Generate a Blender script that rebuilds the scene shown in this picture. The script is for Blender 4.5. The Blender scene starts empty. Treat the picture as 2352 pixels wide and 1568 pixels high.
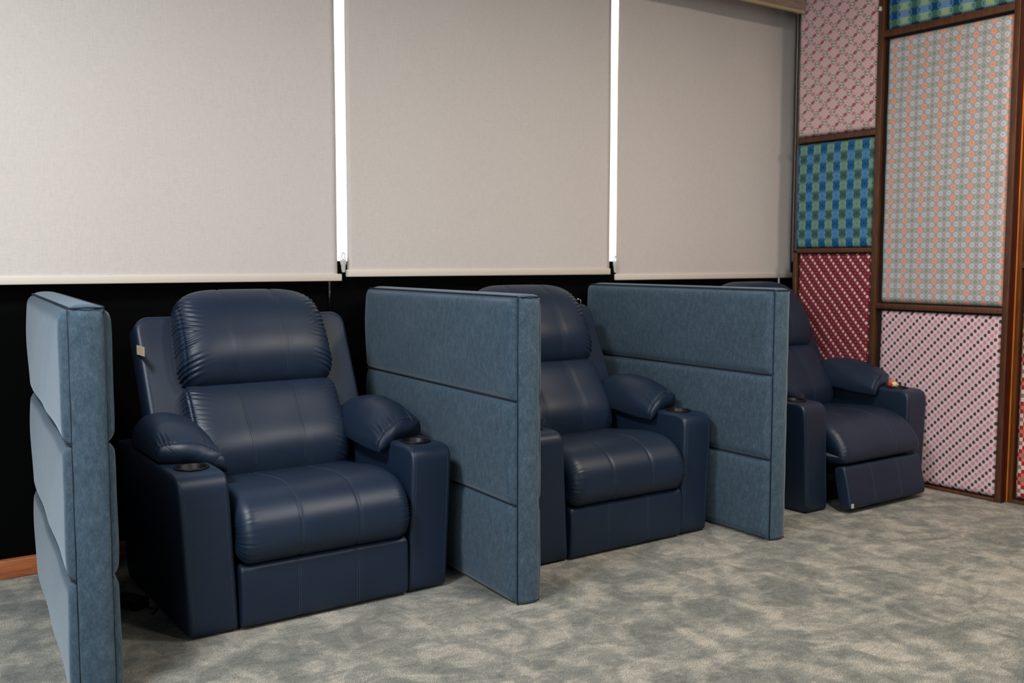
import bpy, bmesh, math, random
import numpy as np
from mathutils import Vector, Matrix
sc = bpy.context.scene
col = sc.collection
PI = math.pi

# ---------------- camera ----------------
H, YAW, PITCH, ROLL, F = 1.3322, .6087, -.0819, .0007, 2233.98
fw = Vector((math.sin(YAW)*math.cos(PITCH), math.cos(YAW)*math.cos(PITCH), math.sin(PITCH)))
rt = Vector((math.cos(YAW), -math.sin(YAW), 0)); up = rt.cross(fw)
r2 = rt*math.cos(ROLL)+up*math.sin(ROLL); u2 = up*math.cos(ROLL)-rt*math.sin(ROLL)
cam_data = bpy.data.cameras.new('camera'); cam = bpy.data.objects.new('camera', cam_data); col.objects.link(cam)
M = Matrix((r2, u2, -fw)).transposed().to_4x4(); M.translation = (0, 0, H)
cam.matrix_world = M
cam_data.sensor_width = 36; cam_data.lens = 36*F/2352; cam_data.clip_start = .05
cam_data.dof.use_dof = True; cam_data.dof.focus_distance = 3.7; cam_data.dof.aperture_fstop = 3.2
sc.camera = cam

# ---------------- world, light, exposure ----------------
sc.view_settings.view_transform = 'Standard'; sc.view_settings.look = 'None'
sc.view_settings.gamma = 1; sc.view_settings.use_curve_mapping = False
sc.view_settings.exposure = 0.0
w = bpy.data.worlds.new('sky'); sc.world = w; w.use_nodes = True
wn = w.node_tree.nodes['Background']
wn.inputs[0].default_value = (1.0, 1.0, .96, 1); wn.inputs[1].default_value = 3.0
XL, YB, CEIL = -2.6, -3.2, 3.3      # left wall, wall behind the camera, ceiling

def area(name, loc, rot, sx, sy, power, color, spread=180):
    l = bpy.data.lights.new(name, 'AREA'); l.shape = 'RECTANGLE'; l.size = sx; l.size_y = sy
    l.energy = power; l.color = color; l.spread = math.radians(spread)
    o = bpy.data.objects.new(name, l); col.objects.link(o); o.location = loc; o.rotation_euler = rot
    return o
# daylight through the glazed opening in the left wall
area('daylight_left', (XL+.06, -.65, 2.25), (0, math.radians(-90), 0), 1.5, 3.6, 85, (.88, .95, 1.0))

CEIL_LAMPS = [(-.45, 2.2, 122, .7, (.94, .97, 1.0)), (3.0, 1.6, 50, .5, (1, .94, .87)), (4.5, 1.6, 40, .5, (1, .83, .66)), (2.3, .3, 40, .5, (1, .91, .82))]  # all out of view; last one added to brighten blinds and foreground carpet

# ---------------- node helpers ----------------
class E:
    nt = None
    def __init__(s, v): s.v = v
    def op(s, o, b=None, c=None):
        n = E.nt.nodes.new('ShaderNodeMath'); n.operation = o
        for i, q in enumerate((s, b, c)):
            if q is None: continue
            q = q.v if isinstance(q, E) else q
            if isinstance(q, (int, float)): n.inputs[i].default_value = q
            else: E.nt.links.new(q, n.inputs[i])
        return E(n.outputs[0])
    def __add__(s, b): return s.op('ADD', b)
    def __sub__(s, b): return s.op('SUBTRACT', b)
    def __mul__(s, b): return s.op('MULTIPLY', b)
    def __truediv__(s, b): return s.op('DIVIDE', b)
    def floor(s): return s.op('FLOOR')
    def fract(s): return s.op('FRACT')
    def abs(s): return s.op('ABSOLUTE')
    def mod(s, b): return s.op('FLOORED_MODULO', b)
    def lt(s, b): return s.op('LESS_THAN', b)
    def gt(s, b): return s.op('GREATER_THAN', b)
    def eq(s, b): return s.op('COMPARE', b, .3)
    def pw(s, b): return s.op('POWER', b)

def mat(name):
    m = bpy.data.materials.new(name); m.use_nodes = True
    E.nt = m.node_tree
    return m, m.node_tree, m.node_tree.nodes['Principled BSDF']
def rgb(c): return (c[0], c[1], c[2], 1)
def srgb(r, g, b): return tuple(((x/255)/12.92 if x/255 <= .04045 else (((x/255)+.055)/1.055)**2.4) for x in (r, g, b))
def mix(fac, a, b):
    n = E.nt.nodes.new('ShaderNodeMix'); n.data_type = 'RGBA'
    if isinstance(fac, E): E.nt.links.new(fac.v, n.inputs[0])
    elif isinstance(fac, (int, float)): n.inputs[0].default_value = fac
    else: E.nt.links.new(fac, n.inputs[0])
    for i, q in ((6, a), (7, b)):
        if isinstance(q, (tuple, list)): n.inputs[i].default_value = rgb(q)
        else: E.nt.links.new(q, n.inputs[i])
    return n.outputs[2]
def coords(scale=(1, 1, 1), rot=(0, 0, 0)):
    t = E.nt.nodes.new('ShaderNodeTexCoord'); mp = E.nt.nodes.new('ShaderNodeMapping')
    mp.inputs['Scale'].default_value = scale; mp.inputs['Rotation'].default_value = rot
    E.nt.links.new(t.outputs['Object'], mp.inputs[0]); return mp.outputs[0]
def noise(vec, scale, detail=3, rough=.5, dist=0):
    n = E.nt.nodes.new('ShaderNodeTexNoise'); n.inputs['Scale'].default_value = scale
    n.inputs['Detail'].default_value = detail; n.inputs['Roughness'].default_value = rough
    n.inputs['Distortion'].default_value = dist
    E.nt.links.new(vec, n.inputs['Vector']); return n.outputs[0]
def ramp(f, stops):
    n = E.nt.nodes.new('ShaderNodeValToRGB'); r = n.color_ramp
    while len(r.elements) > 1: r.elements.remove(r.elements[0])
    for i, (p, c) in enumerate(stops):
        e = r.elements[0] if i == 0 else r.elements.new(p)
        e.position = p; e.color = rgb(c) if len(c) == 3 else c
    E.nt.links.new(f.v if isinstance(f, E) else f, n.inputs[0]); return n.outputs[0]
def bump(bs, f, strength, dist):
    n = E.nt.nodes.new('ShaderNodeBump'); n.inputs['Strength'].default_value = strength
    n.inputs['Distance'].default_value = dist
    E.nt.links.new(f.v if isinstance(f, E) else f, n.inputs['Height']); E.nt.links.new(n.outputs[0], bs.inputs['Normal'])
def plain(name, c, rough=.5, metal=0, spec=.5):
    m, nt, b = mat(name); b.inputs['Base Color'].default_value = rgb(c)
    b.inputs['Roughness'].default_value = rough; b.inputs['Metallic'].default_value = metal
    b.inputs['Specular IOR Level'].default_value = spec
    return m
def yz():
    t = E.nt.nodes.new('ShaderNodeTexCoord'); s = E.nt.nodes.new('ShaderNodeSeparateXYZ')
    E.nt.links.new(t.outputs['Object'], s.inputs[0])
    return E(s.outputs[1]), E(s.outputs[2])
def setc(b, c): E.nt.links.new(c, b.inputs['Base Color'])

# ---------------- materials ----------------
# leather
m, nt, b = mat('navy_leather')
n1 = noise(coords(), 4, 4, .6)
setc(b, ramp(n1, [(.3, (.0080, .0185, .041)), (.7, (.0110, .0235, .050))]))
b.inputs['Roughness'].default_value = .44; b.inputs['Specular IOR Level'].default_value = .44
v = nt.nodes.new('ShaderNodeTexVoronoi'); v.inputs['Scale'].default_value = 420; nt.links.new(coords(), v.inputs['Vector'])
bump(b, v.outputs[0], .12, .0006)
LEATHER = m
THREAD = plain('pale_blue_thread', (.04, .058, .09), .7)
# velvet
m, nt, b = mat('blue_suede')
n1 = noise(coords((1, 1, .55)), 58, 6, .75); n2 = noise(coords((1, 1, .6)), 5, 3, .6, .6); n3 = noise(coords((1, 1, .35)), 260, 2, .6)
c1 = ramp(n1, [(.3, srgb(42, 58, 74)), (.52, srgb(62, 81, 99)), (.72, srgb(85, 105, 123))])
c2 = mix(E(n2) * .5, c1, srgb(50, 76, 88))
c3 = mix(E(n3).gt(.56) * .28, c2, srgb(92, 108, 122))
setc(b, c3); b.inputs['Roughness'].default_value = .82; b.inputs['Specular IOR Level'].default_value = .25
b.inputs['Sheen Weight'].default_value = .35; b.inputs['Sheen Roughness'].default_value = .45
b.inputs['Sheen Tint'].default_value = (.7, .82, .92, 1)
bump(b, n3, .25, .001)
SUEDE = m
PIPING = plain('dark_blue_piping', srgb(12, 24, 38), .8)
BLACKP = plain('black_plastic', (.004, .0035, .003), .45, 0, .35)
BLACKF = plain('black_fabric', (.004, .004, .005), .9, 0, .2)
CREAM = plain('cream_bar', srgb(226, 216, 204), .55)
CHROME = plain('chrome', (.7, .7, .7), .15, 1)
# black painted wall
m, nt, b = mat('black_wall'); b.inputs['Base Color'].default_value = (.0008, .001, .0011, 1); b.inputs['Roughness'].default_value = .8
b.inputs['Specular IOR Level'].default_value = .06
BLACKW = m
# wood
def wood(name, a, c, sc_, rough=.45):
    m, nt, b = mat(name); n = noise(coords(sc_), 6, 4, .6, 1.2)
    setc(b, ramp(n, [(.3, a), (.7, c)])); b.inputs['Roughness'].default_value = rough; bump(b, n, .1, .001); return m
DARKWOOD = wood('dark_wood', srgb(66, 38, 22), srgb(98, 62, 40), (12, 12, 1.2))
REDWOOD = wood('red_brown_wood', srgb(50, 15, 9), srgb(74, 25, 14), (12, 12, 1.0), .3)
ORANGEWOOD = wood('orange_wood', srgb(150, 84, 48), srgb(196, 118, 74), (1.5, 14, 14))
# carpet
m, nt, b = mat('carpet')
vec = coords((1, 1.35, 1), (0, 0, .5))
p1 = noise(vec, 3.0, 3, .55, 1.1); p2 = noise(coords((1.2, .8, 1), (0, 0, -.4)), 6.5, 2, .5, .8)
p3 = noise(vec, 1.1, 2, .5, .3); fine = noise(coords(), 230, 3, .75)
s1 = ramp(p1, [(.43, (0, 0, 0)), (.56, (1, 1, 1))]); s2 = ramp(p2, [(.44, (0, 0, 0)), (.58, (1, 1, 1))])
p4 = noise(coords((1, 1.6, 1), (0, 0, .9)), 15, 4, .65, 1.2); s3 = ramp(p4, [(.42, (0, 0, 0)), (.60, (1, 1, 1))])
v = E(s1)*.26 + E(s2)*.24 + E(s3)*.20 + E(p3)*.38
cb = ramp(v, [(.10, srgb(88, 96, 92)), (.5, srgb(150, 151, 141)), (.92, srgb(216, 208, 192))])
cf = mix((E(fine)-.5)*7.0+.62, srgb(58, 62, 60), cb)
cg = mix(.8, cb, cf)
fine2 = noise(coords(), 170, 3, .75)
ch = mix(E(fine2).gt(.58)*.25, cg, srgb(205, 196, 176))
setc(b, ch); b.inputs['Roughness'].default_value = .95; b.inputs['Specular IOR Level'].default_value = .1
b.inputs['Sheen Weight'].default_value = .2
bump(b, E(fine)*.8 + v*.9, .9, .009)
CARPET = m
# linen blind
m, nt, b = mat('linen_blind')
a1 = noise(coords((1, 1, .07)), 380, 3, .7); a2 = noise(coords((.09, 1, 1)), 400, 3, .7); a3 = noise(coords(), 1.6, 2, .5)
w1 = ramp(E(a1)*.5+E(a2)*.5, [(.34, srgb(206, 199, 194)), (.5, srgb(217, 210, 206)), (.66, srgb(225, 218, 214))])
setc(b, mix(E(a3)*.25, w1, srgb(214, 207, 201))); b.inputs['Roughness'].default_value = .9; b.inputs['Specular IOR Level'].default_value = .15
bump(b, E(a1)+E(a2), .25, .001)
LINEN = m
m, nt, b = mat('taupe_pelmet')
a1 = noise(coords((.1, 1, 1)), 120, 3, .6)
setc(b, ramp(a1, [(.3, srgb(150, 128, 116)), (.7, srgb(176, 154, 140))])); b.inputs['Roughness'].default_value = .6
PELMET = m
PLASTER = plain('plaster', srgb(84, 80, 76), .9, 0, .2)
FRAMEW = plain('white_window_frame', srgb(225, 225, 220), .5)
m, nt, b = mat('window_glass')
tr = nt.nodes.new('ShaderNodeBsdfTransparent'); gl = nt.nodes.new('ShaderNodeBsdfGlossy'); gl.inputs['Roughness'].default_value = .02
mx = nt.nodes.new('ShaderNodeMixShader'); mx.inputs[0].default_value = .06
nt.links.new(tr.outputs[0], mx.inputs[1]); nt.links.new(gl.outputs[0], mx.inputs[2]); nt.links.new(mx.outputs[0], nt.nodes['Material Output'].inputs[0])
GLASS = m
m, nt, b = mat('clear_plastic'); b.inputs['Base Color'].default_value = (.85, .86, .84, 1); b.inputs['Roughness'].default_value = .12
b.inputs['Transmission Weight'].default_value = .45; b.inputs['IOR'].default_value = 1.45
CLEARP = m

# patterned fabrics: u runs along the wall towards the camera, v runs up
def ell(cu, cv, ru, rv):        # normalised radius^2 from cell centre
    return (cu/ru)*(cu/ru) + (cv/rv)*(cv/rv)
def fabric_base(name):
    m, nt, b = mat(name); b.inputs['Roughness'].default_value = .85; b.inputs['Specular IOR Level'].default_value = .2
    y, z = yz(); n = noise(coords(), 500, 2, .6); bump(b, n, .2, .0008)
    return m, b, y*-1.0 + 10.0, z
def pat_rings():
    m, b, u, v = fabric_base('pink_ring_fabric')
    PU, PV = .124, .106
    c = srgb(222, 190, 190)
    def cell(ou, ov):
        return ((u/PU + ou).fract() - .5)*PU, ((v/PV + ov).fract() - .5)*PV
    # pale star ground
    x, y = cell(.25, .25); d = (x*250).op('SINE')*(y*250).op('SINE')
    cc = mix(d.gt(.3)*.4, c, srgb(204, 156, 160)); cc = mix(d.lt(-.4)*.7, cc, srgb(226, 210, 204))
    for ou, ov in ((0, 0), (.5, .5)):
        for su, sv in ((.25, .25),):
            x, y = cell(ou+su, ov+sv); xr = x*.85 + y*.5; yr = y*.85 - x*.5
            cc = mix(ell(xr, yr, .0165, .0105).lt(1), cc, srgb(168, 104, 114))
        x, y = cell(ou+.25, ov-.25); cc = mix(ell(x, y, .0145, .0115).lt(1)*.75, cc, srgb(190, 128, 138))
    for ou, ov in ((0, 0), (.5, .5)):
        x, y = cell(ou, ov); e = ell(x, y, .0205, .0205)
        cc = mix(e.lt(1), cc, srgb(96, 70, 68)); cc = mix(ell(x, y, .0168, .0165).lt(1), cc, srgb(214, 200, 194))
        cc = mix(ell(x - .0075, y, .0036, .005).lt(1), cc, srgb(60, 44, 42)); cc = mix(ell(x + .0075, y, .0036, .005).lt(1), cc, srgb(60, 44, 42))
        cc = mix(((x + y*.6).abs()).lt(.0045)*e.lt(1)*ell(x, y, .0150, .0150).gt(1), cc, srgb(210, 180, 180))
    setc(b, cc); return m
def pat_check():
    m, b, u, v = fabric_base('blue_green_check_fabric')
    PU, PV = .104, .121
    cu = u/PU; cv = v/PV
    isb = (cu.fract()).lt(.5); ph = ((cv.fract()) - .5).abs()*4 - 1   # -1..1 wave
    wob = (cv*16*PI).op('SINE')*.03
    t = (ph*3.0).op('TANH')*.5 + .5
    blue = mix(t, srgb(84, 136, 186), srgb(14, 84, 134)); green = mix(t, srgb(62, 92, 80), srgb(122, 156, 140))
    cc = mix((cu.fract() + wob).lt(.5), green, blue)
    x = ((cu*2).fract() - .5)*(PU/2)
    for ov, cd, cl in ((0, srgb(40, 160, 186), srgb(40, 110, 130)), (.5, srgb(60, 110, 160), srgb(60, 150, 140))):
        y = ((cv+ov).fract() - .5)*PV; e = ell(x, y, .016, .019)
        cr = mix(isb, cl, cd)
        cc = mix((e.lt(.9)*e.gt(.45)).op('MULTIPLY', .6), cc, cr)
        cc = mix(ell(x, y, .004, .006).lt(1)*.7, cc, srgb(16, 60, 90))
    x2 = ((cu*2).fract() - .5).abs()
    cc = mix(x2.gt(.46)*(cv*8*PI).op('SINE').gt(0)*.4, cc, srgb(190, 206, 180))
    setc(b, cc); return m
def lattice(u, v, su, sv, sign):
    cu = u/su; cv = v/sv; i = cu.floor(); j = cv.floor()
    k = (i + j*sign).mod(4.0); x = cu.fract() - .5; y = cv.fract() - .5
    return k, x, y
def pat_maroon():
    m, b, u, v = fabric_base('maroon_dot_fabric')
    k, x, y = lattice(u, v, .0182, .0205, 1)
    e = ell(x, y, .5, .52)
    cc = mix((k.eq(2)+k.eq(3)).op('MINIMUM', 1), srgb(92, 26, 34), srgb(112, 44, 50))
    cc = mix(k.eq(2)*ell(x, y, .36, .3).lt(1), cc, srgb(172, 84, 92))
    cc = mix(k.eq(1)*ell(x, y, .42, .25).lt(1), cc, srgb(150, 56, 66))
    cc = mix(k.eq(3)*ell(x, y, .3, .3).lt(1), cc, srgb(150, 60, 72))
    cc = mix(k.eq(0)*e.lt(1), cc, srgb(226, 168, 176)); cc = mix(k.eq(0)*ell(x, y, .3, .3).lt(1), cc, srgb(238, 206, 204))
    setc(b, cc); return m
def pat_tulip():
    m, b, u, v = fabric_base('pink_tulip_fabric')
    k, x, y = lattice(u, v, .0200, .0203, -1)
    cc = mix(((x*14).op('SINE')*(y*14).op('SINE')).gt(.3)*.6, srgb(212, 200, 206), srgb(184, 170, 176))
    cc = mix(k.eq(1)*ell(x, y, .3, .3).lt(1)*.5, cc, srgb(226, 216, 220))
    cc = mix(k.eq(2)*ell(x, y, .46, .60).lt(1), cc, srgb(206, 136, 148))
    cc = mix(k.eq(0)*ell(x, y + .04, .46, .56).lt(1), cc, srgb(112, 56, 66)); cc = mix(k.eq(0)*ell(x, y - .05, .16, .25).lt(1), cc, srgb(86, 52, 44))
    setc(b, cc); return m
def pat_diamond():
    m, b, u, v = fabric_base('grey_diamond_fabric')
    PU, PV = .1, .0595
    def c(ou, ov): return ((u/PU+ou).fract()-.5)*PU, ((v/PV+ov).fract()-.5)*PV
    x, y = c(0, 0); xt, yt = c(.5, 0)
    cc = mix((x.abs()).lt(.0125), srgb(158, 160, 158), srgb(176, 154, 154))
    for ou in (.25, -.25):
        a, d = c(ou, .5); e = ell(a, d, .0178, .0190)
        cc = mix(e.lt(1), cc, srgb(166, 160, 163)); cc = mix(e.lt(.78), cc, srgb(190, 189, 195)); cc = mix(e.lt(.40), cc, srgb(206, 206, 211))
        cc = mix(e.lt(.66)*d.abs().lt(.0016)*a.abs().lt(.009), cc, srgb(150, 150, 154))
        cc = mix(e.lt(.6)*(a.abs()-d.abs()*1.1+.004).abs().lt(.0014), cc, srgb(170, 172, 178))
    dd = xt.abs()/.024 + yt.abs()/.0245
    cc = mix(dd.lt(1)*dd.gt(.78), cc, srgb(190, 186, 184)); cc = mix(dd.lt(.56), cc, srgb(138, 158, 155))
    dd = x.abs()/.021 + y.abs()/.0235
    cc = mix(dd.lt(1.12)*dd.gt(.92), cc, srgb(194, 176, 172)); cc = mix(ell(x, y, .0135, .0155).lt(1), cc, srgb(224, 166, 142))
    cc = mix(ell(x, y, .005, .007).lt(1)*.5, cc, srgb(214, 130, 96))
    setc(b, cc); return m
def pat_ikat():
    m, b, u, v = fabric_base('blue_green_ikat_fabric')
    PU, PV = .13, .084
    cu = u/PU; cv = v/PV
    edge = (u*420).op('SINE')*.06
    rowb = (cv.fract() + edge).lt(.5)
    s = (cu.fract() - .5).abs()*4 - 1; t = (s*3).op('TANH')*.5 + .5
    cc = mix(rowb, mix(t, srgb(64, 104, 92), srgb(150, 182, 140)), mix(t, srgb(12, 64, 118), srgb(108, 140, 186)))
    x = ((cu*2).fract() - .5)*PU/2; y = ((cv*2).fract() - .5)*PV/2
    e = ell(x, y, .0155, .0185)
    cc = mix(e.lt(1)*e.gt(.62)*.75, cc, srgb(120, 176, 190)); cc = mix(e.lt(.32)*e.gt(.12)*.7, cc, srgb(30, 90, 120))
    setc(b, cc); return m
def pat_zigzag():
    m, b, u, v = fabric_base('red_zigzag_fabric')
    q = (v/.022).floor(); k = ((u/.02).floor() + (q.mod(6.0) - 3).abs()).mod(4.0)
    cc = mix(k.eq(0), srgb(150, 50, 46), srgb(226, 196, 186)); cc = mix(k.eq(2), cc, srgb(214, 110, 96)); cc = mix(k.eq(3), cc, srgb(140, 120, 110))
    setc(b, cc); return m

# ---------------- mesh helpers ----------------
def obj(name, verts, faces, m, parent=None, smooth=True, mats=None, fm=None):
    me = bpy.data.meshes.new(name); me.from_pydata([tuple(map(float, p)) for p in verts], [], [tuple(map(int, f)) for f in faces]); me.update()
    o = bpy.data.objects.new(name, me); col.objects.link(o)
    for q in (mats or [m]): me.materials.append(q)
    if smooth: me.polygons.foreach_set('use_smooth', [True]*len(me.polygons))
    if fm is not None: me.polygons.foreach_set('material_index', fm)
    if parent: o.parent = parent
    return o
def box_geo(x0, x1, y0, y1, z0, z1, off=0):
    v = [(x, y, z) for z in (z0, z1) for y in (y0, y1) for x in (x0, x1)]
    f = [(0, 2, 3, 1), (4, 5, 7, 6), (0, 1, 5, 4), (2, 6, 7, 3), (0, 4, 6, 2), (1, 3, 7, 5)]
    return v, [tuple(i+off for i in q) for q in f]
def box(name, b, m, parent=None, bev=0, seg=3):
    bm = bmesh.new(); v, f = box_geo(*b)
    vs = [bm.verts.new(p) for p in v]
    for q in f: bm.faces.new([vs[i] for i in q])
    if bev: bmesh.ops.bevel(bm, geom=bm.edges[:], offset=bev, segments=seg, profile=.5, affect='EDGES')
    me = bpy.data.meshes.new(name); bm.to_mesh(me); bm.free(); me.materials.append(m)
    if bev: me.polygons.foreach_set('use_smooth', [True]*len(me.polygons))
    o = bpy.data.objects.new(name, me); col.objects.link(o)
    if parent: o.parent = parent
    return o
def boxes(name, bs, m, parent=None):
    V, Fc = [], []
    for b in bs:
        v, f = box_geo(*b, off=len(V)); V += v; Fc += f
    return obj(name, V, Fc, m, parent, smooth=False)
def tube_geo(pts, r, n=8, off=0, closed=False):
    pts = [Vector(p) for p in pts]; V, Fc = [], []
    N = len(pts); prev = None
    for i, p in enumerate(pts):
        a = pts[(i-1) % N] if (closed or i > 0) else p; c = pts[(i+1) % N] if (closed or i < N-1) else p
        t = (c-a).normalized()
        ref = prev if prev is not None else (Vector((0, 0, 1)) if abs(t.z) < .9 else Vector((1, 0, 0)))
        s = (ref - t*ref.dot(t)).normalized(); prev = s; q = t.cross(s)
        for k in range(n):
            a_ = 2*PI*k/n; V.append(p + s*math.cos(a_)*r + q*math.sin(a_)*r)
    L = N if closed else N-1
    for i in range(L):
        for k in range(n):
            a = i*n+k; b = i*n+(k+1) % n; c = ((i+1) % N)*n+(k+1) % n; d = ((i+1) % N)*n+k
            Fc.append((a+off, b+off, c+off, d+off))
    if not closed:
        Fc.append(tuple(off+k for k in reversed(range(n)))); Fc.append(tuple(off+(N-1)*n+k for k in range(n)))
    return V, Fc
def tube(name, pts, r, m, parent=None, n=8, closed=False):
    v, f = tube_geo(pts, r, n, 0, closed); return obj(name, v, f, m, parent)
def empty(name, loc, rz=0):
    o = bpy.data.objects.new(name, None); col.objects.link(o); o.location = loc; o.rotation_euler = (0, 0, rz); o.empty_display_size = .1
    return o
def tag(o, label=None, cat=None, group=None, kind=None):
    if label: o['label'] = label
    if cat: o['category'] = cat
    if group: o['group'] = group
    if kind: o['kind'] = kind
    return o
def structure(o): o['kind'] = 'structure'; return o

def spow(c, e): return np.sign(c)*np.abs(c)**e
def grid_normals(P, wrap_u):
    du = np.roll(P, -1, 0)-np.roll(P, 1, 0)
    if not wrap_u: du[0] = P[1]-P[0]; du[-1] = P[-1]-P[-2]
    dv = np.empty_like(P); dv[:, 1:-1] = P[:, 2:]-P[:, :-2]; dv[:, 0] = P[:, 1]-P[:, 0]; dv[:, -1] = P[:, -1]-P[:, -2]
    n = np.cross(du, dv); n /= np.linalg.norm(n, axis=2, keepdims=True)+1e-12
    return n
def loft(P, off=0):       # P[nu (wrapped), nv, 3] -> verts and faces with end caps
    nu, nv = P.shape[:2]; V = [tuple(p) for p in P.reshape(-1, 3)]; Fc = []
    for i in range(nu):
        for j in range(nv-1):
            a = i*nv+j; b = ((i+1) % nu)*nv+j; Fc.append((off+a, off+b, off+b+1, off+a+1))
    Fc.append(tuple(off+i*nv for i in reversed(range(nu)))); Fc.append(tuple(off+i*nv+nv-1 for i in range(nu)))
    return V, Fc
def dashes(path, nrm, off, length=.006, gap=.004, wdt=.0008, h=.0007):
    """small thread stitches laid along a surface path"""
    V, Fc = [], []
    path = np.array(path); seg = np.linalg.norm(np.diff(path, axis=0), axis=1); s = np.concatenate([[0], np.cumsum(seg)])
    nrm = np.array(nrm); t = 0.0
    def at(q): return np.array([np.interp(q, s, path[:, k]) for k in range(3)]), np.array([np.interp(q, s, nrm[:, k]) for k in range(3)])
    while t+length < s[-1]:
        a, na = at(t); b, nb = at(t+length); d = b-a; L = np.linalg.norm(d)
        if L > 1e-6:
            d /= L; na /= np.linalg.norm(na)+1e-9; sd = np.cross(d, na)*wdt
            a0 = a + na*h; b0 = b + na*h; o = off+len(V); lo = -na*h*2.2
            V += [a0-sd, a0+sd, b0+sd, b0-sd, a0-sd+lo, a0+sd+lo, b0+sd+lo, b0-sd+lo]
            Fc += [(o, o+1, o+2, o+3), (o, o+4, o+5, o+1), (o+1, o+5, o+6, o+2), (o+2, o+6, o+7, o+3), (o+3, o+7, o+4, o)]
        t += length+gap
    return V, Fc
def wrinkle(t, side, seed):
    """ruching along a seam, t in metres"""
    rs = np.random.RandomState(seed); out = 0
    for k in range(5):
        f = rs.uniform(150, 420); out = out + np.sin(t*f + rs.uniform(0, 6)+side*1.3)*rs.uniform(.5, 1)
    return out/3.0

# surfaces with seams and ruching
def cushion(name, P, m, parent, wrap=True, seams=None, seam_pos=None, groove=.004, gw=.006, wr=None, mat_list=None):
    """P[nu,nv,3]; seams: array d[nu,nv] distance to nearest seam, wr: displacement array"""
    N = grid_normals(P, wrap)
    c = P.reshape(-1, 3).mean(0)
    if ((P-c)*N).sum() < 0: N = -N
    D = np.zeros(P.shape[:2])
    if seams is not None: D -= groove*np.exp(-(seams/gw)**2)
    if wr is not None: D += wr
    Q = P + N*D[..., None]
    V, Fc = loft(Q); fm = [0]*len(Fc)
    for (idx_path) in (seam_pos or []):
        pa = np.array([Q[i, j] for i, j in idx_path]); na = np.array([N[i, j] for i, j in idx_path])
        for sgn in (-1, 1):
            d = np.gradient(pa, axis=0); d /= np.linalg.norm(d, axis=1, keepdims=True)+1e-9
            sd = np.cross(d, na)*.0042*sgn
            v, f = dashes(pa+sd+na*.0012, na, len(V), .0048, .0024, .0007, .0006); V += v; Fc += f; fm += [1]*len(f)
    return obj(name, V, Fc, m, parent, mats=[m, THREAD], fm=fm)

# back frame coordinates of the recliner
LEAN = math.radians(26)
ES = np.array([0, math.sin(LEAN), math.cos(LEAN)]); EN = np.array([0, -math.cos(LEAN), math.sin(LEAN)])
B0 = np.array([0, .548, .46])
def back_pt(x, s, n): return np.array([x, 0, 0]) + B0 + ES*s + EN*n

def pillow(name, parent, w, s0, s1, N0, eb, et, e2, taper, seed, nu=176, nv=112, wramp=.0035, bulge=0, top_in=0, wside=.74, n0=0.0):
    """puffed back pillow: superellipsoid loft, a = section angle, th = up the back"""
    a = np.linspace(0, 2*PI, nu, endpoint=False)[:, None]; th = np.linspace(-PI/2+.03, PI/2-.03, nv)[None, :]
    # even out samples
    q = np.linspace(-1, 1, nv)[None, :]; hs1 = np.sign(q)*(1-(1-np.abs(q))**1.7)*.9985
    cs = np.where(hs1 < 0, (1-np.abs(hs1)**eb)**(1/eb), (1-np.abs(hs1)**et)**(1/et))       # outline
    cn = (1-np.abs(hs1)**2.9)**(1/2.9)                                                     # section
    hx = spow(np.cos(a), e2)*cs; hn = spow(np.sin(a), e2)*cn; hs = hs1+0*a
    S = (s0+s1)/2 + hs*(s1-s0)/2
    tt = (hs+1)/2
    W = w*(1-taper*tt) ; X = hx*W
    Nn = np.where(hn > 0, hn*N0*(1+bulge*np.exp(-((tt-.3)/.28)**2)), hn*.05) + n0
    Nn = Nn - top_in*np.clip((tt-.55)/.45, 0, 1)**2
    P = X[..., None]*np.array([1, 0, 0]) + B0 + S[..., None]*ES + Nn[..., None]*EN
    seamx = w/3.0*1.04
    d = np.abs(np.abs(X*(1+.06*(1-tt)))-seamx*(1+0*X)); d = np.where(hn > 0, d, 1)
    ax = np.abs(hx)
    fal = np.exp(-((ax-.95)/.15)**2)*(hn > -.2)*np.clip(cs*1.5, 0, 1)
    side = np.sign(X)
    fal = fal*(.35+.65*np.clip(1.25-tt, 0, 1))
    W_ = wrinkle(S + .10*(1-ax)*np.sign(S-(s0+s1)/2)*1.0, side, seed)*fal*wramp
    # side welt seam
    ws = np.exp(-((ax-.955)/.012)**2)*(hn > .1)*.004
    W_ = W_ - ws
    seam_paths = []
    for sg in (-1, 1):
        path = []
        for j in range(4, nv-4):
            i = int(np.argmin(np.where(hn[:, j] > 0, np.abs(X[:, j]*(1+.06*(1-tt[:, j]))-sg*seamx), 9))); path.append((i, j))
        seam_paths.append(path)
    return cushion(name, P, LEATHER, parent, True, d, None, .0045, .007, W_), seam_paths

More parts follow.
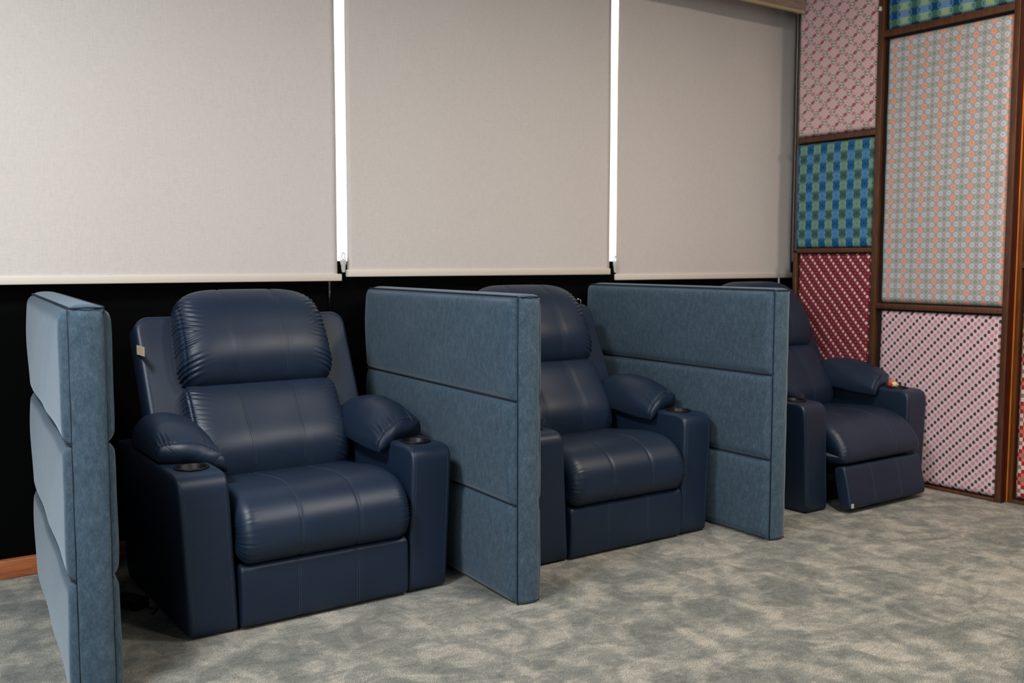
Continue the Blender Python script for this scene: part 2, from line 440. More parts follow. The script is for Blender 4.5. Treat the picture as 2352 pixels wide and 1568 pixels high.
def resample(pts, n):
    pts = np.array(pts, float)
    # closed Catmull-Rom then uniform resample
    m_ = len(pts); out = []
    for i in range(m_):
        p0, p1, p2, p3 = pts[(i-1) % m_], pts[i], pts[(i+1) % m_], pts[(i+2) % m_]
        for t in np.linspace(0, 1, 24, endpoint=False):
            out.append(.5*((2*p1)+(-p0+p2)*t+(2*p0-5*p1+4*p2-p3)*t*t+(-p0+3*p1-3*p2+p3)*t**3))
    out = np.array(out); o2 = np.vstack([out, out[:1]]); s = np.concatenate([[0], np.cumsum(np.linalg.norm(np.diff(o2, axis=0), axis=1))])
    q = np.linspace(0, s[-1], n, endpoint=False)
    return np.stack([np.interp(q, s, o2[:, 0]), np.interp(q, s, o2[:, 1])], 1)
def extruded(name, prof, W, r, parent, seamx=None, stitch_range=None, seed=1, wramp=0, wsel=None, nv=90, n=150, shear=None, groove=.0035, m=None, extra=None):
    """closed (y,z) profile swept along x from -W to W with rounded ends of radius r"""
    pr = resample(prof, n); c = pr.mean(0)
    nx = np.roll(pr, -1, 0)-np.roll(pr, 1, 0); nn = np.stack([nx[:, 1], -nx[:, 0]], 1); nn /= np.linalg.norm(nn, axis=1, keepdims=True)
    if ((pr-c)*nn).sum() < 0: nn = -nn
    # x samples: dense near ends
    ph = np.linspace(0, PI/2, 12); ends = 1-np.cos(ph)   # 0..1
    mid = np.linspace(-(W-r), W-r, nv)
    xs = np.concatenate([-(W) + r*(1-np.cos(ph))[:-1], mid, (W - r*(1-np.cos(ph)))[::-1][1:]])
    ins = np.concatenate([r*(1-np.sin(ph))[:-1], 0*mid, (r*(1-np.sin(ph)))[::-1][1:]])
    P = np.zeros((n, len(xs), 3)); P[..., 0] = xs[None, :]
    P[..., 1] = pr[:, 0][:, None]-nn[:, 0][:, None]*ins[None, :]; P[..., 2] = pr[:, 1][:, None]-nn[:, 1][:, None]*ins[None, :]
    if shear: P = shear(P)
    D = None; sp = []
    arc = np.arange(n)/n*np.linalg.norm(nx, axis=1).sum()/2
    if seamx is not None:
        D = np.abs(np.abs(P[..., 0])-seamx)
        if stitch_range:
            for sg in (-1, 1):
                j = int(np.argmin(np.abs(xs-sg*seamx)))
                idx = [i for i in range(n) if stitch_range(pr[i, 0], pr[i, 1])]
                # keep contiguous ordering
                if idx:
                    br = [k for k in range(1, len(idx)) if idx[k]-idx[k-1] > 1]
                    if br: idx = idx[br[0]:]+idx[:br[0]]
                    sp.append([(i, j) for i in idx])
    wr = None
    if wramp:
        side = np.sign(P[..., 0]); fal = np.exp(-((W-.02-np.abs(P[..., 0]))/.038)**2)
        sel = np.array([wsel(a, b_) for a, b_ in pr])[:, None]
        wr = wrinkle(arc[:, None]+0*P[..., 0], side, seed)*fal*sel*wramp
    return cushion(name, P, m or LEATHER, parent, True, D, sp, groove, .006, wr)

def cut(o, cutter):
    mod = o.modifiers.new('b', 'BOOLEAN'); mod.object = cutter; mod.operation = 'DIFFERENCE'; mod.solver = 'EXACT'
    bpy.context.view_layer.update()
    dg = bpy.context.evaluated_depsgraph_get(); me = bpy.data.meshes.new_from_object(o.evaluated_get(dg))
    old = o.data; o.modifiers.clear(); o.data = me; me.name = old.name
    bpy.data.objects.remove(cutter)

# ---------------- recliner ----------------
def arm_box(parent, sg):
    prof = [(0, .03), (0, .2), (0, .4), (.002, .52), (.012, .563), (.04, .583), (.1, .588), (.3, .59), (.6, .592), (.82, .592), (.87, .58), (.88, .5), (.88, .1), (.87, .012), (.8, .004), (.4, .004), (.05, .004), (.01, .01)]
    def shear(P):
        z = P[..., 2].copy(); x = P[..., 0].copy()
        t = np.clip(z/.588, 0, 1)
        inner = .345 + .028*t; outer = .524 + .032*t
        u = (x/.0895+1)/2 if sg > 0 else (1-x/.0895)/2
        P[..., 0] = sg*(inner+(outer-inner)*u); return P
    o = extruded('arm_box', prof, .0895, .016, parent, nv=14, n=120, shear=shear)
    # recess for the cup
    cx, cy = sg*.462, .142
    V, Fc = [], []
    for k in range(40):
        a = 2*PI*k/40; V += [(cx+.053*math.cos(a), cy+.053*math.sin(a), .50), (cx+.053*math.cos(a), cy+.053*math.sin(a), .65)]
    for k in range(40):
        a, b_ = 2*k, 2*((k+1) % 40); Fc.append((a, b_, b_+1, a+1))
    Fc.append(tuple(2*k for k in reversed(range(40)))); Fc.append(tuple(2*k+1 for k in range(40)))
    cut(o, obj('cutter', V, Fc, LEATHER))
    # lining cup with rolled rim
    prf = [(.0, .505), (.042, .505), (.048, .51), (.0515, .59), (.054, .5925), (.0600, .5925), (.062, .590), (.061, .586), (.052, .584), (.0522, .50), (0, .499)]
    V, Fc = [], []; n = 40
    for r, z in prf:
        for k in range(n): V.append((cx+r*math.cos(2*PI*k/n), cy+r*math.sin(2*PI*k/n), z+.002))
    for i in range(len(prf)-1):
        for k in range(n): Fc.append((i*n+k, i*n+(k+1) % n, (i+1)*n+(k+1) % n, (i+1)*n+k))
    obj('cup_holder', V, Fc, BLACKP, parent)['label'] = 'black plastic cup holder ring'
    # stitched seam down the front inner and outer edge, double row
    V, Fc = [], []
    for side in (0, 1):
        path, nr = [], []
        pp = [(.60, .592), (.1, .588), (.04, .583), (.014, .565), (.002, .53), (0, .4), (0, .03)]
        for i in range(len(pp)-1):
            for t in np.linspace(0, 1, 12, endpoint=False):
                y = pp[i][0]+(pp[i+1][0]-pp[i][0])*t; z = pp[i][1]+(pp[i+1][1]-pp[i][1])*t; tt = z/.588
                x = (.345+.028*tt)+.019 if side == 0 else (.524+.032*tt)-.019
                path.append((sg*x, y, z)); nr.append((0, -1, 0) if i > 3 else ((0, 0, 1) if i < 1 else (0, -.7, .7)))
        path = np.array(path)+np.array(nr)*.0006
        v, f = dashes(path, nr, 0, .0048, .0024, .0007, .0006); obj('stitching', v, f, THREAD, o)
    return o

def arm_pad(parent, sg, seed):
    """plump arm pillow with a flat end cap, gathered along its front seam"""
    nu, nv = 140, 110
    a = np.linspace(0, 2*PI, nu, endpoint=False)[:, None]; t = np.linspace(0, 1, nv)[None, :]**.8     # t 0 back .. 1 front
    top = np.interp(t, [0, .05, .2, .45, .7, .88, 1.0], [.66, .698, .732, .741, .724, .692, .658])
    top = np.apply_along_axis(lambda r: np.convolve(np.pad(r, 6, 'edge'), np.ones(13)/13, 'valid'), 1, top)
    hin = np.interp(t, [0, .06, .2, .6, 1.0], [.095, .125, .143, .146, .136])      # reach towards the seat
    hout = np.interp(t, [0, .06, .3, 1.0], [.070, .090, .097, .100])
    low = .612 - 0*t
    c, s = np.cos(a), np.sin(a)
    X = spow(c, .72-.22*t**3)*np.where(c > 0, hin, hout)          # + = towards the seat
    e = np.where(s > 0, .80-.30*t**2, .6)
    Z = low + np.where(s > 0, spow(s, 1)*0+np.abs(s)**e*(top-low), -np.abs(s)**.6*.022)
    droop = np.clip(X/.14, 0, 1)**1.7*np.interp(t, [0, .4, .8, 1], [.015, .030, .052, .058])
    P = np.zeros((nu, nv, 3))
    P[..., 0] = sg*(.452-X); P[..., 2] = Z-droop
    # the front seam runs obliquely: the seat-side corner sits further forward
    f = np.clip(X/.14, -1, 1)
    P[..., 1] = .70 - .47*t - .045*f*t + .010*(1-f*f)*t*-1.0
    sp_ = np.clip(s*2.2, 0, 1)
    wr = wrinkle(X*1.25+0*t, 0, seed)*np.exp(-((t-.93)/.075)**2)*.0075*sp_
    wr = wr - .004*np.exp(-((t-.972)/.010)**2)*sp_
    jj = int(np.argmin(np.abs(t[0]-.955))); ii = [i for i in range(nu) if s[i, 0] > .12]
    if sg > 0: P = P[::-1]; wr = wr[::-1]; ii = [nu-1-i for i in ii]
    return cushion('arm_pad', P, LEATHER, parent, True, None, [[(i, jj) for i in ii]], 0, .01, wr)

def build_recliner(label, reclined=False):
    root = empty('recliner', (0, 0, 0)); tag(root, label, 'recliner', 'navy leather recliners under the blinds')
    # shell behind the pillows: rounded wings either side
    def shell_pt(x, s, n): return back_pt(x, s, n)
    wv, hv, R = .474, .715, .055
    out = []
    for k in range(9):
        q = PI/2*k/8; out.append((wv-R+R*math.sin(PI/2-q)*1, hv-R+R*math.cos(PI/2-q)))
    out = [(wv-.012, -.30), (wv-.006, .1), (wv-.003, .4)] + out
    full = out + [(-x, s) for x, s in reversed(out)]
    rings = [(-.17, .0), (-.172, .0)]
    layers = [(-.13, .030), (-.125, .012), (-.11, 0), (-.02, 0), (-.009, .003), (-.003, .008), (0, .018)]
    P = np.zeros((len(full), len(layers), 3))
    cc = np.array([0, .2])
    for j, (n, ins) in enumerate(layers):
        for i, (x, s) in enumerate(full):
            f = 1-ins/.462
            crown = .012*(1-(x/.46)**2)*(s > .5)
            P[i, j] = back_pt(x*f, cc[1]+(s-cc[1])*(1-ins/.5)+crown, n)
    V, Fc = loft(P)
    sh = obj('back_shell', V, Fc, LEATHER, root)
    V, Fc = [], []
    for sg in (-1, 1):
        path = [back_pt(sg*(wv-.026), s, .0012) for s in np.linspace(0, .66, 50)]
        v, f = dashes(path, [EN]*50, 0, .0048, .0024, .0007, .0006); obj('stitching', v, f, THREAD, sh)
    box('care_tag', (-.4790, -.4775, .80, .684, .95, .988), plain('tag_white', srgb(236, 214, 180), .6), root)['label'] = 'small pale woven tag sticking out of the back'
    (hp, sp) = pillow('head_pillow', root, .338, .350, .828, .135, 7, 3.6, .42, .045, 3, nv=190, bulge=.14, top_in=.035, wramp=.0062)
    (lp, sp2) = pillow('lumbar_pillow', root, .338, -.06, .395, .105, 6, 9, .40, .0, 8, bulge=.30, wramp=.0035, nv=130)
    for pl, w, (s0, s1) in ((hp, .328, (.40, .80)), (lp, .335, (0, .375))):
        # thread along the two vertical seams, sampled from the finished surface
        me = pl.data; co = np.zeros(len(me.vertices)*3); me.vertices.foreach_get('co', co); co = co.reshape(-1, 3)
        rel = co-B0; S = rel@ES; Nn = rel@EN
        V, Fc = [], []
        for sg in (-1, 1):
            V, Fc = [], []
            for dx in (-.0045, .0045):
                path, nr = [], []
                for s in np.linspace(s0, s1, 46):
                    x = sg*w/3*1.04/(1+.06*(1-(s-s0)/(s1-s0)))+dx
                    k = np.argsort((rel[:, 0]-x)**2+(S-s)**2+(Nn < .02)*9)[:4]
                    path.append(back_pt(x, s, Nn[k].max()+.0008)); nr.append(EN)
                pth = np.array(path); ker = np.ones(5)/5
                for c_ in (1, 2):
                    pth[2:-2, c_] = np.convolve(pth[:, c_], ker, 'valid')
                v, f = dashes(pth, nr, len(V), .0048, .0022, .0007, .0006); V += v; Fc += f
            obj('stitching', V, Fc, THREAD, pl)
    for sg in (-1, 1):
        arm_box(root, sg); arm_pad(root, sg, 5+sg)
    seat = [(.60, .36), (.60, .43), (.55, .462), (.40, .478), (.22, .497), (.10, .492), (.02, .462), (-.032, .408), (-.05, .345), (-.045, .29), (-.018, .252), (.02, .24), (.15, .245), (.35, .30)]
    foot = [(-.012, .03), (-.016, .12), (-.014, .2), (-.004, .232), (.03, .238), (.06, .22), (.065, .12), (.06, .03), (.04, .008), (.005, .010)]
    if reclined:
        def R2(p, ang, c, mv=(0, 0)):
            a = math.radians(ang); q = [((y-c[0])*math.cos(a)-(z-c[1])*math.sin(a)+c[0]+mv[0], (y-c[0])*math.sin(a)+(z-c[1])*math.cos(a)+c[1]+mv[1]) for y, z in p]
            return q
        seat = [(.60, .38), (.60, .43), (.55, .462), (.36, .478), (.16, .485), (.04, .462), (-.03, .42), (-.078, .365), (-.104, .315), (-.098, .272), (-.06, .252), (.0, .248), (.15, .25), (.35, .29)]
        foot = R2(foot, -13, (-.0, .238), (-.082, .012))
    extruded('seat_cushion', seat, .347, .042 if reclined else .058, root, seamx=.118, stitch_range=lambda y, z: y < .5 and z > .26 and not (y > 0 and z < .3), seed=4, wramp=.0028 if reclined else .0065, wsel=lambda y, z: 1.0 if (z < .44 and y < .05) else 0.0, n=220, nv=110)
    extruded('footrest_panel', foot, .342, .014, root, seamx=.118, stitch_range=lambda y, z: y < .02 and z > .02 or y < -.02, n=120, nv=70, groove=.002)
    # dark base carcass between the arm boxes
    box('base_frame', (-.33, .33, .10, .80, .012, .228), BLACKF, root)
    if reclined:
        box('care_tag', (-.336, -.322, -.1475, -.1400, .036, .058), plain('tag_pale', srgb(196, 188, 176), .6), root)['label'] = 'tiny pale tag at the footrest corner'
        for sg in (-1, 1): box('footrest_bracket', (sg*.30-.006, sg*.30+.006, -.08, .10, .15, .19), BLACKP, root)
    return root

def copy_tree(o, parent=None):
    c = o.copy(); col.objects.link(c); c.parent = parent
    for ch in [q for q in bpy.data.objects if q.parent == o]: copy_tree(ch, c)
    return c

# ---------------- room shell ----------------
D, XR = 4.531, 5.29
def bx_struct(name, b, m): return structure(box(name, b, m))
bx_struct('floor', (XL-.1, 5.75, YB-.1, D+.1, -.1, 0), CARPET)
bx_struct('ceiling', (XL-.1, 5.75, YB-.1, D+.2, CEIL, CEIL+.1), PLASTER)
WX0, WX1, SILL, HEAD = .36, 5.58, 1.333, 3.06
structure(boxes('wall_back', [(XL-.1, 5.75, D, D+.15, 0, SILL), ], BLACKW))
structure(boxes('wall_back_upper', [(XL-.1, WX0, D, D+.15, SILL, CEIL), (WX1, 5.75, D, D+.15, SILL, CEIL), (WX0, WX1, D, D+.15, HEAD, CEIL)], PLASTER))
structure(boxes('wall_behind', [(XL-.1, 5.75, YB-.1, YB, 0, CEIL)], PLASTER))
LW = (-2.5, 1.2, 1.48, 3.02)
structure(boxes('wall_left', [(XL-.1, XL, YB, LW[0], 0, CEIL), (XL-.1, XL, LW[1], D+.15, 0, CEIL), (XL-.1, XL, LW[0], LW[1], 0, LW[2]), (XL-.1, XL, LW[0], LW[1], LW[3], CEIL)], PLASTER))
structure(boxes('window_2', [(XL-.1, XL-.04, LW[0], LW[0]+.05, LW[2], LW[3]), (XL-.1, XL-.04, LW[1]-.05, LW[1], LW[2], LW[3]), (XL-.1, XL-.04, LW[0], LW[1], LW[2], LW[2]+.05), (XL-.1, XL-.04, LW[0], LW[1], LW[3]-.05, LW[3]), (XL-.1, XL-.04, -.68, -.62, LW[2], LW[3])], FRAMEW))
# panelled right wall, stepping back beyond the corner post, and its return to the window wall
structure(boxes('wall_right', [(XR, 5.75, 2.80, 4.262, 0, CEIL), (5.335, 5.75, YB, 2.80, 0, CEIL), (5.62, 5.75, 4.262, D+.15, 0, CEIL)], plain('dark_backing', srgb(28, 18, 12), .8)))
# window behind the blinds
wf = []
for x0, x1 in ((WX0, WX0+.05), (1.20, 1.26), (2.92, 2.98), (4.62, 4.68), (WX1-.05, WX1)): wf.append((x0, x1, D+.05, D+.11, SILL, HEAD))
wf += [(WX0, WX1, D+.05, D+.11, SILL-.0, SILL+.004), (WX0, WX1, D+.05, D+.11, HEAD-.05, HEAD)]
win = structure(boxes('window_1', wf, FRAMEW))
g = boxes('pane', [(WX0+.02, WX1-.02, D+.078, D+.082, SILL+.01, HEAD-.02)], GLASS, win)
# skirting
bb = box('baseboard_back', (XL, 5.6, D-.041, D-.001, .0, .078), ORANGEWOOD, None, .004, 2); structure(bb)

# ---------------- blinds ----------------
def blind(x0, x1, zb, label, bar_over=(.006, .006), z1=3.1):
    root = empty('roller_blind', ((x0+x1)/2, D-.08, zb)); tag(root, label, 'blind', 'roller blinds across the window wall')
    cx = (x0+x1)/2
    nx, nz = 60, 40; V, Fc = [], []
    for yy in (-.0008, .0008):
        for i in range(nx+1):
            for j in range(nz+1):
                x = x0-cx+(x1-x0)*i/nx; z = .03+(z1-zb-.03)*j/nz
                e = abs(2*i/nx-1)
                V.append((x, yy + .0025*math.sin(x*9+z*2)*math.sin(z*3+x) - .004*e**8, z))
    k = (nx+1)*(nz+1)
    for i in range(nx):
        for j in range(nz):
            a = i*(nz+1)+j; Fc.append((a, a+nz+1, a+nz+2, a+1)); Fc.append((k+a, k+a+1, k+a+nz+2, k+a+nz+1))
    for j in range(nz):
        Fc.append((j, j+1, k+j+1, k+j)); a = nx*(nz+1)+j; Fc.append((a, k+a, k+a+1, a+1))
    obj('blind_fabric', V, Fc, LINEN, root)
    box('bottom_bar', (x0-cx-bar_over[0], x1-cx+bar_over[1], -.009, .007, 0, .035), CREAM, root, .003, 2)
    V, Fc = [], []
    for kx in (x0-cx, x1-cx):
        n = 24; o = len(V)
    pts = [(x0-cx, .045, z1-zb-.01), (x1-cx, .045, z1-zb-.01)]
    tube('roller_tube', pts, .03, CREAM, root, 24)
    return root
blind(.335, 2.048, 1.236, 'linen roller blind hanging lowest, left of both bright gaps', (.006, .022))
blind(2.102, 3.808, 1.256, 'linen roller blind hanging between the two bright gaps')
blind(3.862, 5.466, 1.222, 'linen roller blind beside the patterned fabric wall', (.006, .004))
pel = empty('pelmet', (2.425, 4.245, 2.937)); tag(pel, 'long taupe pelmet box across the top of the blinds', 'pelmet')
box('fascia', (-2.6, 2.789, -.045, -.025, 0, .30), PELMET, pel, .003, 2)
box('end_cap', (2.79, 2.81, -.045, .015, 0, .30), PELMET, pel, .003, 2)
box('trim_strip', (-2.6, 2.80, -.050, -.024, -.006, .006), plain('pale_trim', srgb(200, 178, 140), .5), pel)

def chain(x, ytop, zt, zbot, label, dx=.011):
    root = empty('blind_chain', (x, ytop, zbot)); tag(root, label, 'blind chain', 'bead chains of the roller blinds')
    # two strands as tiny beads
    V, Fc = [], []
    L = zt-zbot-.06
    for sx in (-dx/2, dx/2):
        v, f = tube_geo([(sx, 0, .06), (sx, 0, .06+L)], .0011, 6, len(V)); V += v; Fc += f
        nb = int(L/.012)
        for k in range(nb):
            z = .06+k*.012; o = len(V); r = .0021
            V += [(sx+r, 0, z), (sx, r, z), (sx-r, 0, z), (sx, -r, z), (sx, 0, z+r), (sx, 0, z-r)]
            Fc += [(o, o+1, o+4), (o+1, o+2, o+4), (o+2, o+3, o+4), (o+3, o, o+4), (o+1, o, o+5), (o+2, o+1, o+5), (o+3, o+2, o+5), (o, o+3, o+5)]
    obj('bead_strands', V, Fc, CREAM, root)
    # clear teardrop weight: a flattened ring with a solid tail
    pts = []
    for k in range(28):
        a = 2*PI*k/28; pts.append((math.sin(a)*(.012-.003*math.cos(a)), 0, .055+math.cos(a)*.034))
    w_ = tube('tensioner_ring', pts, .0042, CLEARP, root, 10, True)
    V, Fc = [], []
    prof = [(.0005, -.038), (.008, -.036), (.011, -.02), (.012, 0), (.011, .016), (.006, .028), (.0005, .032)]; n = 16
    for r, z in prof:
        for k in range(n): V.append((r*math.cos(2*PI*k/n), .6*r*math.sin(2*PI*k/n), .028+z))
    for i in range(len(prof)-1):
        for k in range(n): Fc.append((i*n+k, i*n+(k+1) % n, (i+1)*n+(k+1) % n, (i+1)*n+k))
    obj('tensioner_weight', V, Fc, CLEARP, w_)
    return root
chain(2.070, D-.105, 3.0, 1.288, 'bead chain with clear weight in the left bright gap')
chain(3.836, D-.105, 3.0, 1.276, 'bead chain with clear weight in the right bright gap')
chain(5.432, D-.140, 3.0, 1.286, 'bead chain with clear weight against the fabric wall')

# small things on the black wall
r_ = empty('wall_rod', (2.036, D-.012, 1.12)); tag(r_, 'thin dark metal rod on the black wall behind the front recliner', 'rod')
tube('rod', [(0, 0, -.06), (0, 0, .12)], .006, plain('gunmetal', (.05, .05, .045), .25, .9), r_, 10)
tube('rod_tip', [(0, 0, .117), (0, 0, .128)], .0045, CHROME, r_, 10)
h_ = empty('wall_hook', (3.634, D-.02, 1.098)); tag(h_, 'tiny shiny chrome hook on the black wall beside the middle recliner', 'hook')
tube('hook', [(0, .015, .01), (0, 0, .01), (.002, -.008, .004), (.001, -.010, -.008), (-.003, -.010, -.012)], .0035, CHROME, h_, 8)
tube('hook_plate', [(0, .0195, .01), (0, .014, .01)], .007, CHROME, h_, 14)
tag(tube('white_conduit', [(5.40, D-.03, .9), (5.40, D-.03, 1.333)], .006, CREAM, None, 10), 'thin white conduit on the black wall below the right blind end', 'conduit')

# ---------------- partitions ----------------
HP, Z1, Z2, LP, TH = 1.2, .797, .390, 1.433, .098
def pad_geo(y0, y1, z0, z1, x0, bulge, sg, nyz=(64, 34), rnd=.03):
    """upholstered pad on a side face: sg -1 bulges to -x"""
    ny, nz = nyz
    def dist(n): 
        t = np.linspace(-1, 1, n); return np.sin(t*PI/2)*.55+t*.45
    ys = (y0+y1)/2+(y1-y0)/2*dist(ny); zs = (z0+z1)/2+(z1-z0)/2*dist(nz)
    V, Fc = [], []
    for y in ys:
        for z in zs:
            dy = min(y-y0, y1-y)/rnd; dz = min(z-z0, z1-z)/rnd
            fy = 1 if dy >= 1 else math.sqrt(max(0, 1-(1-dy)**2)); fz = 1 if dz >= 1 else math.sqrt(max(0, 1-(1-dz)**2))
            cy = 1-((y-(y0+y1)/2)/((y1-y0)/2))**4; cz = 1-((z-(z0+z1)/2)/((z1-z0)/2))**2
            d = bulge*fy*fz*(.80+.20*cz) + .002*math.sin(y*11+z*17)*fy*fz
            V.append((x0+sg*d, y, z))
    b0 = len(V)
    for y in ys:
        for z in zs: V.append((x0-sg*.006, y, z))
    for i in range(ny-1):
        for j in range(nz-1):
            a = i*nz+j; q = (a, a+1, a+nz+1, a+nz); q2 = (b0+a, b0+a+nz, b0+a+nz+1, b0+a+1)
            Fc += [q, q2] if sg < 0 else [q[::-1], q2[::-1]]
    for i in range(ny-1):
        for j0 in (0, nz-1):
            a = i*nz+j0; q = (a, a+nz, b0+a+nz, b0+a); Fc.append(q if (j0 == 0) == (sg < 0) else q[::-1])
    for j in range(nz-1):
        for i0 in (0, ny-1):
            a = i0*nz+j; q = (a, b0+a, b0+a+1, a+1); Fc.append(q if (i0 == 0) == (sg < 0) else q[::-1])
    return V, Fc
def band_geo(path_len_pts, T, crown, off=0):
    pass
def partition(x, y, ang, label):
    root = empty('upholstered_partition', (x, y, 0), -ang); tag(root, label, 'partition', 'blue suede partitions between the recliners')
    core = box('core_panel', (.010, TH-.010, .02, LP-.01, .004, HP-.012), SUEDE, root)
    for sg, xx in ((-1, .006), (1, TH-.006)):
        for z0, z1 in ((.006, Z2), (Z2, Z1), (Z1, HP-.006)):
            v, f = pad_geo(.004, LP-.002, z0+.0005, z1-.0005, xx, .032, sg, rnd=.036)
            p = obj('side_cushion', v, f, SUEDE, root)
            if (sg, z0) == (-1, Z1): p['label'] = 'top cushion of the left face'
    # front band: crowned strip from floor to top
    n, kk = 16, 44; P = np.zeros((n+2, kk, 3))
    zs = np.concatenate([[.003, .006, .012], np.linspace(.02, HP-.03, kk-7), [HP-.018, HP-.010, HP-.005, HP-.002]])
    for j, z in enumerate(zs):
        e = 0 if z > .012 and z < HP-.02 else (.012-min(z, .012) if z <= .012 else (z-(HP-.02))*.6)
        for i in range(n):
            t = -1+2*i/(n-1); P[i, j] = (TH/2+(TH/2-.001)*t, -.013*(1-abs(t)**2.6)-.001+e + .0008*math.sin(z*31+t), z)
        P[n, j] = (TH-.006, .035, z); P[n+1, j] = (.006, .035, z)
    V, Fc = loft(P); obj('front_band', V, Fc, SUEDE, root)
    # top band
    P = np.zeros((n+2, kk, 3)); ys = np.concatenate([[.000, .003, .008], np.linspace(.015, LP-.02, kk-6), [LP-.01, LP-.004, LP]])
    for j, yy in enumerate(ys):
        e = max(0, (.012-yy))*.5+max(0, yy-(LP-.05))**2*6
        for i in range(n):
            t = -1+2*i/(n-1); P[i, j] = (TH/2+(TH/2-.001)*t, yy-.004, HP-.001+.010*(1-abs(t)**2.6)-e)
        P[n, j] = (TH-.006, yy-.004, HP-.03); P[n+1, j] = (.006, yy-.004, HP-.03)
    V, Fc = loft(P); obj('top_band', V, Fc, SUEDE, root)
    # piping where the strips meet
    V, Fc = [], []
    for xx in (.001, TH-.001):
        v, f = tube_geo([(xx, .002, .004), (xx, .001, HP-.004), (xx, .004, HP), (xx, LP-.03, HP), (xx, LP-.004, HP-.01), (xx, LP-.001, HP-.05)], .0028, 8, len(V)); V += v; Fc += f
    v, f = tube_geo([(.001, -.002, HP-.003), (TH*.5, -.012, HP-.001), (TH-.001, -.002, HP-.003)], .0024, 8, len(V)); V += v; Fc += f
    obj('piping', V, Fc, PIPING, root)['label'] = 'dark blue seam piping'
    for xx in (-.001, TH+.001):
        for z in (Z1, Z2):
            tube('groove_shade_cord', [(xx, .012, z), (xx, LP-.02, z)], 0.0045, PIPING, root, 10)['label'] = 'dark cord standing for shade in the seam groove'  # dark tube put in as the shade inside the groove between cushions
    for z in (Z1,):
        tube('staple', [(-.004, LP-.012, z), (-.010, LP-.012, z)], .003, CHROME, root)
    return root
partition(.546, 3.013, .0874, 'tall blue suede partition standing nearest the camera at far left')
partition(2.1256, 3.0098, .0571, 'blue suede partition right of the front recliner')
partition(3.6213, 3.0385, .0323, 'blue suede partition between the middle and farthest recliners')

# ---------------- place recliners ----------------
ra = build_recliner('navy leather recliner nearest the camera, right of the first partition')
ra.location = (1.494, 3.365, 0)
rb = copy_tree(ra); rb.location = (2.985, 3.343, 0)
rb['label'] = 'navy leather recliner in the middle bay between two partitions'
rc = build_recliner('navy leather recliner with slanted footrest beside the fabric wall', True)
rc.location = (4.690, 3.255, 0)

# trinket in the far cup holder
tr = empty('snack_wrapper', (5.13, 3.395, .592)); tag(tr, 'small crumpled gold and cream wrapper on the far recliner arm', 'wrapper')
rs = random.Random(4)
def lump(name, c, r, m, parent):
    bm = bmesh.new(); bmesh.ops.create_icosphere(bm, subdivisions=3, radius=1)
    for v_ in bm.verts:
        k = 1+rs.uniform(-.16, .16); v_.co = Vector((c[0]+v_.co.x*r[0]*k, c[1]+v_.co.y*r[1]*k, c[2]+v_.co.z*r[2]*k))
    me = bpy.data.meshes.new(name); bm.to_mesh(me); bm.free(); me.materials.append(m)
    o = bpy.data.objects.new(name, me); col.objects.link(o); o.parent = parent; return o
lump('foil_body', (-.005, 0, .018), (.030, .022, .015), plain('cream_foil', srgb(236, 212, 176), .3), tr)
lump('foil_twist', (-.002, .01, .036), (.014, .012, .012), plain('gold_foil', srgb(216, 160, 90), .25, .4), tr)
lump('red_end', (-.045, 0, .022), (.012, .012, .011), plain('red_foil', srgb(200, 50, 24), .35), tr)
bc = empty('black_cup', (5.152, 3.397, .51)); tag(bc, 'small black cup in the far recliner cup holder', 'cup')
V, Fc = [], []; n = 24
prof = [(.0, 0), (.022, 0), (.025, .108), (.0235, .108), (.021, .004), (0, .004)]
for r, z in prof:
    for k in range(n): V.append((r*math.cos(2*PI*k/n), r*math.sin(2*PI*k/n), z+.002))
for i in range(len(prof)-1):
    for k in range(n): Fc.append((i*n+k, i*n+(k+1) % n, (i+1)*n+(k+1) % n, (i+1)*n+k))
obj('cup_body', V, Fc, BLACKP, bc)

# power supply and cable by the front recliner
ps = empty('power_supply', (.885, 3.86, 0), .5); tag(ps, 'black power supply brick on the carpet left of the front recliner', 'power supply')
box('brick', (-.035, .035, -.07, .07, .001, .04), BLACKP, ps, .006, 3)
tube('cable', [(0, .07, .02), (-.01, .12, .008), (-.03, .2, .005), (-.06, .30, .005), (.0, .36, .005)], .004, BLACKP, ps, 8)
tube('cable', [(0, -.07, .02), (.01, -.1, .006), (.02, -.13, .005), (-.03, -.15, .005)], .003, BLACKP, ps, 8)

# ---------------- fabric wall ----------------
XF = 5.251
fr = []
def strip(y0, y1, z0, z1, x=XF, xb=XR+.002): fr.append((x, xb, y0, y1, z0, z1))
gr = empty('panel_frame', (XF, 3.65, 0)); tag(gr, 'dark brown wooden grid frame holding the patterned fabric panels', 'frame')
def fr_part(name, b, m=DARKWOOD): 
    x0, x1, y0, y1, z0, z1 = b
    o = box(name, (x0-XF, x1-XF, y0-3.65, y1-3.65, z0, z1), m, gr, .002, 2); return o
xb = XR-.0005
fr_part('upright', (XF, xb, 3.630, 3.667, .0005, 3.29)); fr_part('upright', (XF, xb, 2.802, 2.836, .0005, 3.29)); fr_part('upright', (XF, xb, 4.235, 4.262, .0005, 1.405))
fr_part('rail', (XF, xb, 3.668, 4.260, 2.106, 2.139)); fr_part('rail', (XF, xb, 3.668, 4.260, 1.391, 1.420))
fr_part('rail', (XF, xb, 2.837, 3.629, 1.047, 1.079)); fr_part('rail', (XF, xb, 2.837, 3.629, 2.677, 2.716))
fr_part('rail', (XF, xb, 2.837, 3.629, .0005, .016)); fr_part('rail', (XF, xb, 3.668, 4.234, .0005, .016))
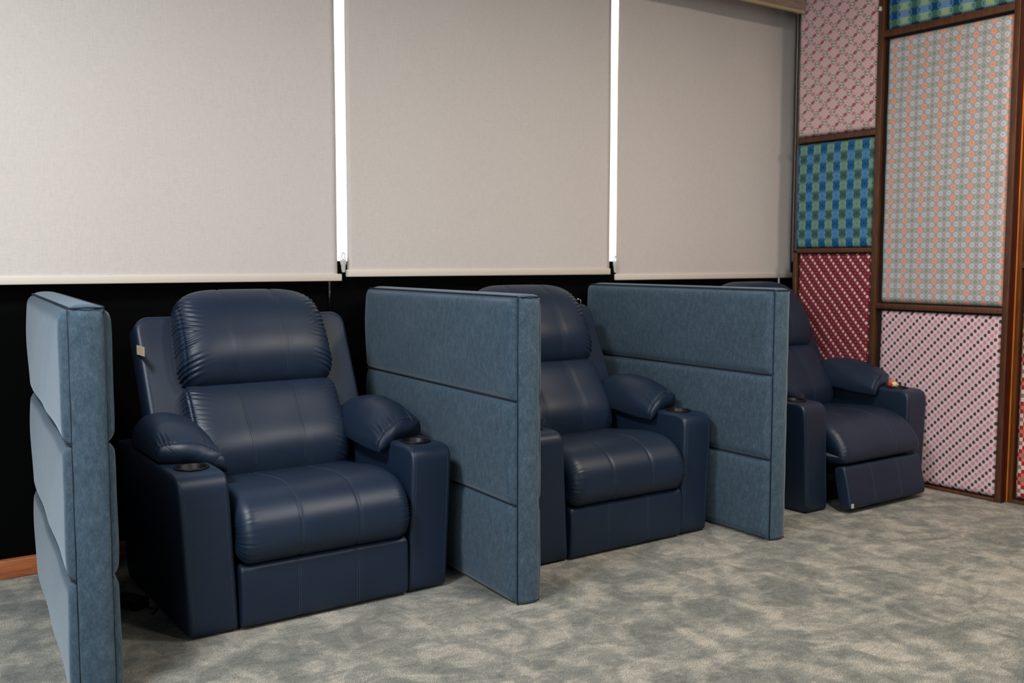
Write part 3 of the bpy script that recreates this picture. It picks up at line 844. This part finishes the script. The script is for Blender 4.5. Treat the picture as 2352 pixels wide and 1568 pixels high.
def panel(y0, y1, z0, z1, m, label, xb=XR-.001, depth=.026, rnd=.03):
    V, Fc = pad_geo(y0, y1, z0, z1, xb-.0065, depth, -1, (50, 50), rnd)
    o = obj('fabric_panel', V, Fc, m); tag(o, label, 'wall panel', 'patterned fabric panels of the right wall'); return o
MR, MC, MM, MT, MD, MI, MZ = pat_rings(), pat_check(), pat_maroon(), pat_tulip(), pat_diamond(), pat_ikat(), pat_zigzag()
panel(3.675, 4.262, 2.146, 3.28, MR, 'pink padded panel with dark rings, top left of the fabric wall')
panel(3.672, 4.258, 1.424, 2.098, MC, 'blue and green checked padded panel beside the right blind')
panel(3.675, 4.228, .022, 1.384, MM, 'maroon padded panel with diagonal pale dots behind the far recliner')
panel(2.842, 3.612, 2.722, 3.28, MI, 'blue and green padded panel in the top right corner')
panel(2.842, 3.604, 1.086, 2.664, MD, 'large grey padded panel with orange and teal diamonds')
panel(2.842, 3.600, .022, 1.034, MT, 'pale padded panel with pink and maroon tulips, low on the wall')
# step back beyond the corner post
sr = empty('corner_post', (5.34, 2.77, 0)); tag(sr, 'reddish brown corner post with a lit edge painted orange at right', 'post')
box('red_face', (5.2515-5.34, 5.334-5.34, 2.796-2.77, 2.8015-2.77, .0005, 3.29), REDWOOD, sr)
box('orange_strip', (5.300-5.34, 5.334-5.34, 2.766-2.77, 2.788-2.77, .0005, 3.29), wood('umber_wood', srgb(84, 44, 18), srgb(116, 64, 26), (12, 12, 1.0), .3), sr, .003, 2)
box('lit_edge', (5.296-5.34, 5.334-5.34, 2.7885-2.77, 2.7955-2.77, .0005, 3.29), wood('lit_edge_wood', srgb(170, 94, 34), srgb(204, 122, 50), (12, 12, 1.0), .3), sr, .002, 2)  # bright orange stands for light catching the bevel of the strip
o = box('lower_rail', (5.305-5.34, 5.334-5.34, 1.9-2.77, 2.765-2.77, .0005, .02), DARKWOOD, sr)
box('upper_rail', (5.305-5.34, 5.334-5.34, 1.9-2.77, 2.765-2.77, 1.30, 1.335), DARKWOOD, sr)
panel(1.95, 2.755, .03, 1.29, MZ, 'red zigzag padded panel cut by the right edge', 5.334)
panel(1.95, 2.755, 1.345, 3.28, plain('dark_brown_cloth', srgb(50, 28, 22), .8), 'dark brown padded panel above the red zigzag one', 5.334)
tag(box('plastic_clip', (5.235, 5.2505, 3.644, 3.656, 2.835, 2.86), CREAM, None, .002, 2), 'tiny white plastic clip near the top of the wooden upright', 'clip')

# ---------------- ceiling lamps ----------------
EM, nt, b = mat('lamp_diffuser'); b.inputs['Emission Color'].default_value = (1, .84, .66, 1); b.inputs['Emission Strength'].default_value = 4; b.inputs['Base Color'].default_value = (.8, .8, .8, 1)
proto = None
for i, (x, y, pwr, siz, lc) in enumerate(CEIL_LAMPS):
    l = bpy.data.lights.new('lamp_light', 'AREA'); l.shape = 'DISK'; l.size = siz; l.energy = pwr; l.color = lc
    lo = bpy.data.objects.new('lamp_light', l); col.objects.link(lo)
    t = empty('ceiling_lamp', (x, y, CEIL)); tag(t, 'unseen round recessed ceiling lamp above the open carpet', 'lamp', 'recessed ceiling lamps')
    lo.parent = t; lo.location = (0, 0, -.03)
    tube('lamp_housing', [(0, 0, 0), (0, 0, -.014)], siz/2+.03, CREAM, t, 32)
    tube('diffuser', [(0, 0, -.0145), (0, 0, -.018)], siz/2, EM, t, 32)
